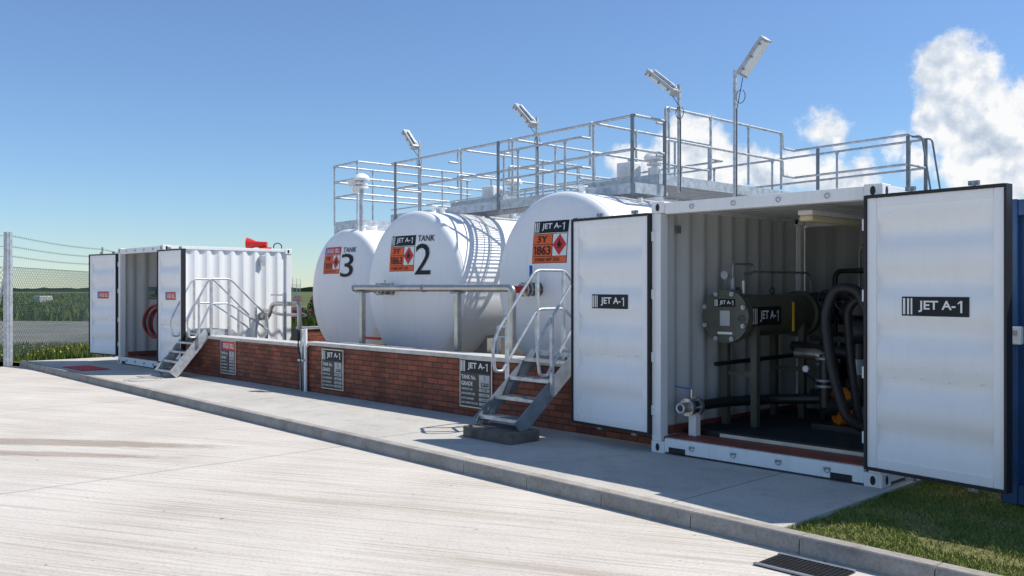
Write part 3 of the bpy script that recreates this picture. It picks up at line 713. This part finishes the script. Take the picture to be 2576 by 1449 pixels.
a.tube('hose', M_black, [(2.05,.85,.3),(1.88,.75,.4),(1.80,.75,.95),(1.76,.75,1.5),(1.88,.75,1.62),(2.05,.78,1.5)], .04, .3, 14)
a.finish()
a = Asm('fuel_meter', (1.75,1.0,1.3))
a.cyl('body', M_dark, (1.66,1.1,1.28), (1.86,1.1,1.28), .14, 24); a.box('head', M_dark, 1.66,1.9,.98,1.2,1.42,1.62,.02); a.rect('flat_display', M_signwhite, 1.80,1.86,1.47,1.53,.975)
a.tube('neck', M_dark, [(1.72,1.1,1.16),(1.72,1.1,.6),(1.5,1.3,.5)], .055, .1, 14); a.cyl('valve', M_galvd, (1.72,1.1,.85), (1.72,1.1,1.0), .085, 18)
a.box('panel', M_grey, 1.75,2.1,1.3,1.36,1.55,2.05,.01); a.box('meter_stand', M_dark, 1.62,1.9,1.25,1.29,.19,1.3)
a.finish()
a = Asm('hose_reel', (-14.0,.8,0))
for k in range(5): a.torus('hose', M_hose if k % 2 == 0 else M_dark, (-13.96+k*.03,.55+k*.04,.98-.01*k), (.45,-1,.1), .34+.02*math.sin(k*2), .024, 36, 8)
a.cyl('drum', M_dark, (-14.0,.75,1.0), (-13.85,.95,1.0), .2, 24); a.box('stand', M_dark, -14.2,-13.85,.95,1.05,.19,1.5); a.box('pump_head', M_dgreen, -14.25,-13.6,.5,1.0,1.45,1.72,.03)
a.cyl('motor', M_dgreen, (-13.8,.45,1.6), (-13.5,.45,1.6), .09, 20)
a.finish()
a = Asm('warning_horn', (-12.95,2.55,2.7))
a.tube('horn', M_red, [(-13.22,2.34,2.70),(-13.17,2.39,2.70),(-13.08,2.48,2.69),(-13.0,2.56,2.68),(-12.90,2.66,2.68)], [.14,.115,.07,.07,.065], seg=24); a.cyl('horn_mouth', M_signred, (-13.225,2.335,2.70), (-13.221,2.34,2.70), .12, 24)
a.box('base', M_red, -13.02,-12.84,2.52,2.74,2.575,2.62)
a.finish()

# ------------------------------------------------------------------ stairs
def stairs(x0, x1, ys, ye, z0, z1, n, inner, name='access_stairs', mat=M_grey, hr=M_galv, plinth=True, plat=.55):
    a = Asm(name, ((x0+x1)/2, (ys+ye)/2, 0)); w = x1-x0
    if plinth: a.box('plinth', M_plinth, x0-.06, x1+.06, ys-.17, ys+.27, .0, .125, .01)
    for x in (x0, x1): a.obox('stringers', mat, (x, ys, z0+.04), (x, ye, z1-.03), .012, .19); a.obox('stringers', mat, (x,ye,z1-.06), (x,ye+plat,z1-.06), .012,.15)
    for i in range(n):
        t = (i+.6)/n; y = ys+(ye-ys)*t; z = z0+(z1-z0)*t
        for k in range(6): a.box('treads', M_galvd, x0+.007, x1-.007, y-.11+k*.038, y-.11+k*.038+.016, z-.012, z+.014)
        a.box('treads', M_galv, x0+.007, x1-.007, y-.125, y-.115, z-.02, z+.016); a.box('tread_ends', mat, x0+.007,x0+.012,y-.125,y+.11,z-.035,z-.013)
    for k in range(int(plat/.04)): a.box('platform', M_galvd, x0+.007,x1-.007, ye+k*.04, ye+k*.04+.014, z1-.02, z1+.012)
    a.box('platform_edge', M_galv, x0+.007,x1-.007, ye-.012, ye-.002, z1-.04, z1+.014)
    yp = ye+plat; yi = yp+inner
    for x in (x0-.03, x1+.03):
        a.obox('stringers_inner', mat, (x+(.03 if x < x1 else -.03), yp, z1-.06), (x+(.03 if x < x1 else -.03), yi, .1), .012, .17)
        s = (z1-z0)/(ye-ys); yb = ys+.30
        tz = lambda y: z0+s*(y-ys)
        a.tube('handrail', hr, [(x,yb+.12,tz(yb)+.36),(x,yb,tz(yb)+.36),(x,yb-.04,tz(yb)+.66),(x,yb+.05,tz(yb+.05)+.80),(x,ye+.02,z1+1.0),(x,yp,z1+1.0),(x,yi-.1,z1+.25),(x,yi-.08,z1-.05),(x,yi-.2,z1+.05),(x,yp-.02,z1+.52),(x,ye+.05,z1+.52),(x,yb+.12,tz(yb)+.36)], .019, .09, 10)
        for (yy, zb, zt) in ((ys+.50, tz(ys+.50)-.05, tz(ys+.50)+.88), (ye+.05, z1-.1, z1+1.0), (yp-.03, z1-.1, z1+1.0), (yi-.35, z1-.6, z1+.45)):
            a.box('stanchions', hr, x-.02, x+.02, yy-.006-.014, yy+.014, zb, zt-.01)
    for i in range(1, 4):
        t = i/4; y = yp+inner*t; z = z1*(1-t)+.02; a.box('treads_inner', M_galvd, x0+.007,x1-.007,y-.1,y+.1,z-.012,z+.014)
    a.finish()
stairs(-2.02,-1.34,-.62,.34,.10,.92,4,.8)
stairs(-11.68,-11.0,-.33,.36,.02,.88,5,.9, mat=M_galv, plinth=False, plat=.45)

# ------------------------------------------------------------------ pipework
a = Asm('tank_pipework', (-5,1.1,0))
a.tube('header_pipe', M_steel, [(-7.08,1.1,1.70),(-3.38,1.1,1.70),(-3.24,1.1,1.70),(-3.24,1.1,1.5),(-3.24,1.1,.1)], .055, .13, 20)
for x in (-7.06,-5.2): a.cyl('pipe_clamps', M_galvd, (x-.02,1.1,1.70), (x+.02,1.1,1.70), .064, 20)
for x in (-6.85,-4.40): a.box('supports', M_steel, x-.04, x+.04, 1.06,1.14,.03,1.64,.004)
a.box('support_cap', M_galvd, -6.95,-6.75,1.03,1.17,1.62,1.645); a.box('support_cap', M_galvd, -4.5,-4.3,1.03,1.17,1.62,1.645)
for x, rr in ((-6.80,0),(-3.30,1)):
    a.cyl('branch', M_red if rr else M_steel, (x,1.12,1.68), (x,1.42,1.68), .05, 18)
    for y in (1.36,1.44,1.58,1.66): a.cyl('flanges', M_steel, (x,y,1.68), (x,y+.03,1.68), .105, 24)
    a.cyl('valve_body', M_dark, (x,1.46,1.68), (x,1.60,1.68), .08, 18); a.cyl('branch', M_steel, (x,1.6,1.68), (x,1.95,1.68), .05, 18)
    for i in range(8):
        an = i*math.pi/4; a.cyl('flange_bolts', M_galvd, (x+.085*math.cos(an),1.34,1.68+.085*math.sin(an)), (x+.085*math.cos(an),1.71,1.68+.085*math.sin(an)), .008, 6)
    a.cyl('valve_stem', M_steel, (x,1.52,1.76), (x,1.52,1.84), .015)
a.box('valve_handle', M_bluep, -3.315,-3.285,1.50,1.54,1.82,2.02,.005)
a.box('low_valve_handle', M_red, -6.74,-6.30,1.05,1.09,.86,.90,.004)
a.tube('drain_pipe', M_white, [(-3.75,1.3,.1),(-3.75,1.3,1.15),(-3.55,1.3,1.15),(-3.55,1.3,.1)], .02, .03); a.tube('drain_pipe', M_white, [(-3.75,1.3,1.0),(-3.55,1.3,1.0)], .015)
a.finish()
a = Asm('container_pipework', (-12.2,2.6,0))
a.tube('supply_pipe', M_steel, [(-12.75,2.35,1.07),(-12.25,2.35,1.07),(-12.20,2.4,1.36),(-11.6,2.6,1.36),(-11.4,2.6,1.36),(-11.4,2.6,.3)], .05, .12, 16)
a.tube('return_pipe', M_steel, [(-12.75,2.5,1.22),(-12.2,2.6,1.12),(-11.3,2.7,1.12)], .035, .1, 12)
for x in (-12.62,-12.4): a.cyl('flanges', M_steel, (x,2.35,1.07), (x+.03,2.35,1.07), .09, 18)
a.box('bracket', M_galv, -11.75,-11.70,2.4,2.46,0,1.6); a.box('bracket', M_galv, -12.35,-12.30,2.3,2.36,0,1.05)
a.tube('brace', M_galv, [(-11.72,2.43,1.55),(-12.3,2.43,1.55)], .015)
a.finish()

# ------------------------------------------------------------------ catwalk
DZ = 3.17; KS = .022
a = Asm('tank_walkway', (-5,3,DZ))
a.M = Matrix(((1,0,0,0),(0,1,0,0),(KS,0,1,2.3*KS),(0,0,0,1)))   # the steelwork falls slightly with the tanks
def deck(x0, x1, y0, y1, z, beam=.15, bars='y'):
    for (p, q) in (((x0,y0),(x1,y0)), ((x0,y1),(x1,y1)), ((x0,y0),(x0,y1)), ((x1,y0),(x1,y1))):
        a.obox('edge_beams', M_galv, (p[0],p[1],z-beam/2+.03), (q[0],q[1],z-beam/2+.03), .02, beam)
    n = int((x1-x0)/.05)
    for i in range(n): xx = x0+.02+i*.05; a.box('grating', M_galvd, xx, xx+.007, y0+.011, y1-.011, z-.03, z)
    n = int((y1-y0)/.15)
    for i in range(1, n): yy = y0+i*.15; a.box('grating', M_galvd, x0+.011, x1-.011, yy-.004, yy+.004, z-.02, z-.004)
def rails(pts, zs, r=.021, mat=M_galv):
    for dz in zs: a.tube('handrails', mat, [(p[0],p[1],p[2]-dz) for p in pts], r, .05, 10)
def post(x, y, z0, z1, mat=M_galv, flat=False):
    if flat: a.box('stanchions', mat, x-.03, x+.03, y-.008, y+.008, z0, z1)
    else:
        a.cyl('tube_posts', mat, (x,y,z0), (x,y,z1), .021, 10); a.cyl('rail_clamps', mat, (x,y,z1-.05), (x,y,z1+.01), .03, 10)
deck(-8.1,-2.3,2.6,3.3,DZ)
RT = DZ+.98
rails([(-8.1,3.3,RT),(-8.1,2.6,RT),(-2.3,2.6,RT)], (0,.48)); rails([(-8.1,2.6,RT),(-2.3,2.6,RT)], (.86,), .012)
rails([(-2.3,2.6,RT),(-2.3,3.3,RT)], (0,.48))
for x in (-7.95,-5.13,-2.33): post(x, 2.585, DZ-.14, RT+.02, M_grey, True)
post(-2.3, 3.3, DZ-.14, RT+.02, M_grey, True); post(-8.1,3.3,DZ-.1,RT)
E = .26
for (xa, xb, ya) in ((-3.95,-2.45,3.35),(-7.25,-5.85,3.35),(-11.12,-10.25,3.3)):
    T3p = xa < -8; ez = DZ+E if not T3p else DZ+.17
    deck(xa, xb, ya, 7.2, ez-.06, .15 if not T3p else .26)
    for x in (xa, xb):
        if not T3p:
            rails([(x,3.3,RT),(x,3.52,RT),(x,3.52,RT+E),(x,6.9,RT+E),(x,6.9,RT),(x,7.3,RT)], (0,.48))
            for y in (3.6,4.7,5.8,6.85): post(x, y, ez, RT+E)
        else:
            rails([(x,ya,RT+.38),(x,7.2,RT+.38)], (0,.35,.68))
            for y in (ya,4.3,5.6,7.1): post(x, y, ez-.1, RT+.38)
    if T3p: rails([(xa,ya,RT+.38),(xb,ya,RT+.38)], (0,.35,.68))
rails([(-5.85,3.3,RT),(-3.95,3.3,RT)], (0,.48))
for x in (-4.3,-5.4): post(x,3.3,DZ,RT)
for x in (-10.95,-10.35,-9.9):
    for y in (3.5,4.6): a.cyl('support_legs', M_tank, (x,y,2.8), (x,y,DZ+.0), .045, 14)
for x in (-7.0,-6.1,-3.7,-2.6): a.cyl('support_legs', M_tank, (x,3.1,2.75), (x,3.1,DZ-.13), .04, 14)
XE = -.43
deck(-11.1,XE,7.3,8.0,DZ-.04, .15)
rails([(-11.1,8.0,RT),(XE,8.0,RT),(XE,7.3,RT)], (0,.48)); rails([(-2.45,7.3,RT),(XE,7.3,RT)], (0,.48,.9)); rails([(-5.85,7.3,RT),(-3.95,7.3,RT)], (0,.48)); rails([(-10.25,7.3,RT),(-7.25,7.3,RT)], (0,.48))
for i in range(9): post(-11.1+i*1.3, 8.0, DZ-.05, RT, M_galv)
for x in (-2.0,XE): post(x, 7.3, DZ-.12, RT, M_grey, True)
post(XE, 8.0, DZ-.4, RT+.02, M_grey, True)
for x in (-9.3,-8.3,-4.9): post(x, 7.3, DZ-.05, RT)
for y in (7.45,7.85):
    a.tube('ladder_stiles', M_grey, [(XE,y,RT-.02),(XE+.16,y,RT-.02),(XE+.34,y,DZ-.2),(XE+.55,y,.3)], .016, .1)
for k in range(10): a.cyl('ladder_rungs', M_grey, (XE+.36+.019*k,7.45,DZ-.35-k*.28), (XE+.36+.019*k,7.85,DZ-.35-k*.28), .013, 8)
a.finish()

def vent(x, y, zb, zt, two=False, box=False):
    a = Asm('tank_vent', (x,y,zb)); a.cyl('pipe', M_galv if two else M_tank, (x,y,zb), (x,y,zt-.1), .045, 16)
    a.tube('cap', M_tank, [(x,y,zt-.14),(x,y,zt-.10),(x,y,zt-.04),(x,y,zt)], [.16,.17,.13,.06], seg=24); a.cyl('flange', M_tank, (x,y,zt-.22), (x,y,zt-.19), .12, 20)
    if two:
        a.tube('side_arm', M_tank, [(x,y,zt-.36),(x-.22,y-.05,zt-.36),(x-.22,y-.05,zt-.25)], .03, .05); a.cyl('side_cap', M_tank, (x-.22,y-.05,zt-.25), (x-.22,y-.05,zt-.12), .11, 20)
        a.cyl('collar', M_tank, (x,y,zt-.30), (x,y,zt-.26), .14, 20)
    if box:
        a.box('gauge_box', M_tank, x-.52, x-.22, y-.3,y-.05,zt-.42,zt-.16,.02); a.cyl('gauge_post', M_tank, (x-.37,y-.17,zb), (x-.37,y-.17,zt-.42), .04, 12)
        a.cyl('gauge_dial', M_signwhite, (x-.37,y-.31,zt-.29), (x-.37,y-.30,zt-.29), .07, 18); a.cyl('lower_pot', M_tank, (x,y,zt-.5), (x,y,zt-.26), .10, 20)
    a.finish()
vent(-9.66,3.0,2.8,4.02,True); vent(-6.15,3.9,2.9,3.72,False,True); vent(-2.95,3.9,3.0,3.84,False,True)

# ------------------------------------------------------------------ floodlight poles
def lamp(x, y, zb, zt, dirv, drop, oy, bare=True, ox=0):
    a = Asm('floodlight_pole', (x,y,zb))
    a.box('strut_pole', M_galv, x-.021, x+.021, y-.021, y+.021, zb, zt)
    k = zb+.1
    while k < zt-.05: a.box('slots', M_galvd, x-.005, x+.005, y-.0222, y-.0212, k, k+.025); a.box('slots', M_galvd, x+.0212, x+.0222, y-.005, y+.005, k, k+.025); k += .09
    dv = Vector(dirv); Ln = dv.length; d = dv/Ln; base = Vector((x+ox,y+oy,zt-drop)); sd = d.cross(Vector((0,0,1))).normalized(); u = sd.cross(d).normalized()
    if u.z < 0: u = -u
    A = base; B = base+dv
    a.obox('bracket_arm', M_galv, A+d*.05+u*.085, B-d*.06+u*.085, .04, .03, up=u)
    a.obox('bracket_arm', M_galv, Vector((x,y,zt-drop*.6)), base+d*.12+u*.08, .035, .035, up=sd)
    a.obox('housing', M_screen, A+u*.035, B+u*.035, .14, .05, up=u); a.obox('lens', M_lens, A+d*.02-u*.015, B-d*.02-u*.015, .12, .05, up=u)
    for q in (A, B): a.obox('end_caps', M_galv, q-d*.012+u*.01, q+d*.012+u*.01, .145, .105, up=u)
    for s_ in (-1, 1):
        for t in (.15,.5,.85): c = A.lerp(B, t)+sd*s_*.073+u*.005; a.obox('clips', M_galvd, c-u*.02, c+u*.02, .012, .02, up=d)
    lp = [A+d*.02+Vector((0,-.02,-.05))]
    lc = Vector((x+ox*.5+.03,y-.03,zt-drop-.27))
    for i in range(11):
        t = math.pi*.5+2*math.pi*i/10; lp.append(lc+Vector((.07*math.cos(t),0,.09*math.sin(t))))
    a.tube('cable', M_black, lp+[Vector((x+.026,y+.0,zt-drop-.42)), Vector((x+.026,y+.0,zb))], .005, 0, 6)
    a.finish()
lamp(-8.22,3.36,3.0,4.56,(-.30,0,.33),.15,-.12); lamp(-5.0,3.36,3.1,4.58,(-.38,0,.36),.15,-.12); lamp(-2.1,3.38,3.1,4.67,(-.46,0,.37),.15,-.12); lamp(-.83,2.87,2.3,4.58,(.34,.0,.40),.10,-.04,ox=.14)
a = Asm('junction_box', (-.6,2.9,2.65)); a.box('box', M_black, -.72,-.56,2.8,2.92,2.58,2.72,.01); a.tube('cable', M_black, [(-.6,2.85,2.62),(-.2,2.9,2.64),(.4,2.6,2.61),(1.2,2.4,2.62)], .01, .1); a.finish()

# ------------------------------------------------------------------ sun, sky
sd = Vector((.45,.57,1)).normalized()
el = math.asin(sd.z); rot = math.atan2(sd.x, sd.y)
L = bpy.data.lights.new('sun', 'SUN'); L.energy = 5.0; L.angle = math.radians(.5); L.color = (1,.965,.91)
lo = bpy.data.objects.new('sun', L); lo.rotation_euler = sd.to_track_quat('Z', 'Y').to_euler(); sc.collection.objects.link(lo)
w = bpy.data.worlds.new('World'); sc.world = w; w.use_nodes = True; nt = w.node_tree; nt.nodes.clear()
out = nt.nodes.new('ShaderNodeOutputWorld')
sky = N(nt, 'ShaderNodeTexSky', sky_type='NISHITA'); sky.sun_disc = False; sky.sun_elevation = el; sky.sun_rotation = rot
sky.air_density = 1.0; sky.dust_density = .0; sky.ozone_density = 3.0
tc = N(nt, 'ShaderNodeTexCoord'); D = tc.outputs['Generated']
sz = N(nt, 'ShaderNodeSeparateXYZ'); nt.links.new(D, sz.inputs[0])
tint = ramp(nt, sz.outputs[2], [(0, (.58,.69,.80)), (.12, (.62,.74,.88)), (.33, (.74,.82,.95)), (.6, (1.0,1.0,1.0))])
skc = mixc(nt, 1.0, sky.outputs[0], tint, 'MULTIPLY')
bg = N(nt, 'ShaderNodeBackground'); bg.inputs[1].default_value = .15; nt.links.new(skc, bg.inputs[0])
def vm(op, a_, b_=None, sc_=None):
    n = N(nt, 'ShaderNodeVectorMath', operation=op)
    for i, q in enumerate((a_, b_)):
        if q is None: continue
        if isinstance(q, (tuple, Vector)): n.inputs[i].default_value = tuple(q)
        else: nt.links.new(q, n.inputs[i])
    if sc_ is not None: n.inputs['Scale'].default_value = sc_
    return n
def nz(vec, s, det, col=False, r=.6):
    n = N(nt, 'ShaderNodeTexNoise'); n.inputs['Scale'].default_value = s; n.inputs['Detail'].default_value = det; n.inputs['Roughness'].default_value = r
    nt.links.new(vec, n.inputs['Vector']); return n.outputs['Color' if col else 'Fac']
wc = vm('SUBTRACT', nz(D, 22, 7, True, .6), (.5,.5,.5)); wsx = vm('SCALE', wc.outputs[0], None, .070)
wd = vm('ADD', D, wsx.outputs[0]).outputs[0]
big = [(2385,150,76),(2335,195,58),(2450,210,84),(2400,260,92),(2345,300,66),(2540,270,76),(2480,350,112),(2570,320,100),(2440,410,86),(2550,440,116),(2650,300,120),(2760,380,170),(2900,450,180)]
small = [(2075,325,44),(2110,352,36),(2040,320,26),(1730,335,66),(1690,375,60),(1800,375,62),(1870,405,62),(1930,430,62),(2010,435,64),(2090,442,60),(1830,440,66),(1620,415,56),(1570,438,36),(1750,430,84),(2170,440,56),(2240,350,36),(2300,400,50)]
def field(vec, blobs):
    cur = None
    for (px, py, r) in blobs:
        v = ray(px, py); l = v.length
        ds = vm('DISTANCE', vec, tuple(v/l)); sb = N(nt, 'ShaderNodeMath', operation='SUBTRACT'); nt.links.new(ds.outputs['Value'], sb.inputs[0]); sb.inputs[1].default_value = r/F/l
        if cur is None: cur = sb.outputs[0]
        else:
            n = N(nt, 'ShaderNodeMath', operation='SMOOTH_MIN'); nt.links.new(cur, n.inputs[0]); nt.links.new(sb.outputs[0], n.inputs[1]); n.inputs[2].default_value = .006; cur = n.outputs[0]
    return cur
f1 = field(wd, big+small)
al = N(nt, 'ShaderNodeMapRange', interpolation_type='SMOOTHSTEP'); nt.links.new(f1, al.inputs[0])
al.inputs[1].default_value = .003; al.inputs[2].default_value = -.011; al.inputs[3].default_value = 0; al.inputs[4].default_value = .98
n1 = nz(D, 18, 6, False, .55); off = vm('ADD', D, (.004,.004,.010)).outputs[0]; n2 = nz(off, 18, 6, False, .55)
sh = N(nt, 'ShaderNodeMath', operation='SUBTRACT'); nt.links.new(n1, sh.inputs[0]); nt.links.new(n2, sh.inputs[1])
q1 = N(nt, 'ShaderNodeMath', operation='MULTIPLY_ADD'); nt.links.new(sh.outputs[0], q1.inputs[0]); q1.inputs[1].default_value = 3.8; q1.inputs[2].default_value = .66
q2 = N(nt, 'ShaderNodeMath', operation='MULTIPLY_ADD', use_clamp=True); nt.links.new(f1, q2.inputs[0]); q2.inputs[1].default_value = 4.0; nt.links.new(q1.outputs[0], q2.inputs[2])
cc = ramp(nt, q2.outputs[0], [(0, (.50,.58,.70)), (.4, (.72,.78,.86)), (.75, (.98,.98,.98))])
bg2 = N(nt, 'ShaderNodeBackground'); nt.links.new(cc, bg2.inputs[0]); bg2.inputs[1].default_value = 1.0
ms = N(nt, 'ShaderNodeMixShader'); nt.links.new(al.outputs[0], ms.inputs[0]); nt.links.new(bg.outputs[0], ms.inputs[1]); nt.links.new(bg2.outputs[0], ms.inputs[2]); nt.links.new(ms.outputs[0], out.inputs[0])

# ------------------------------------------------------------------ camera
cam = bpy.data.cameras.new('camera'); co = bpy.data.objects.new('camera', cam); sc.collection.objects.link(co)
cam.sensor_width = 36; cam.lens = F/2576*36; cam.clip_end = 8000; cam.clip_start = .05
co.location = CAM; co.rotation_euler = (math.radians(90), 0, math.atan2(.723,.690)); sc.camera = co
sc.view_settings.view_transform = 'Standard'; sc.view_settings.look = 'None'; sc.view_settings.exposure = 0
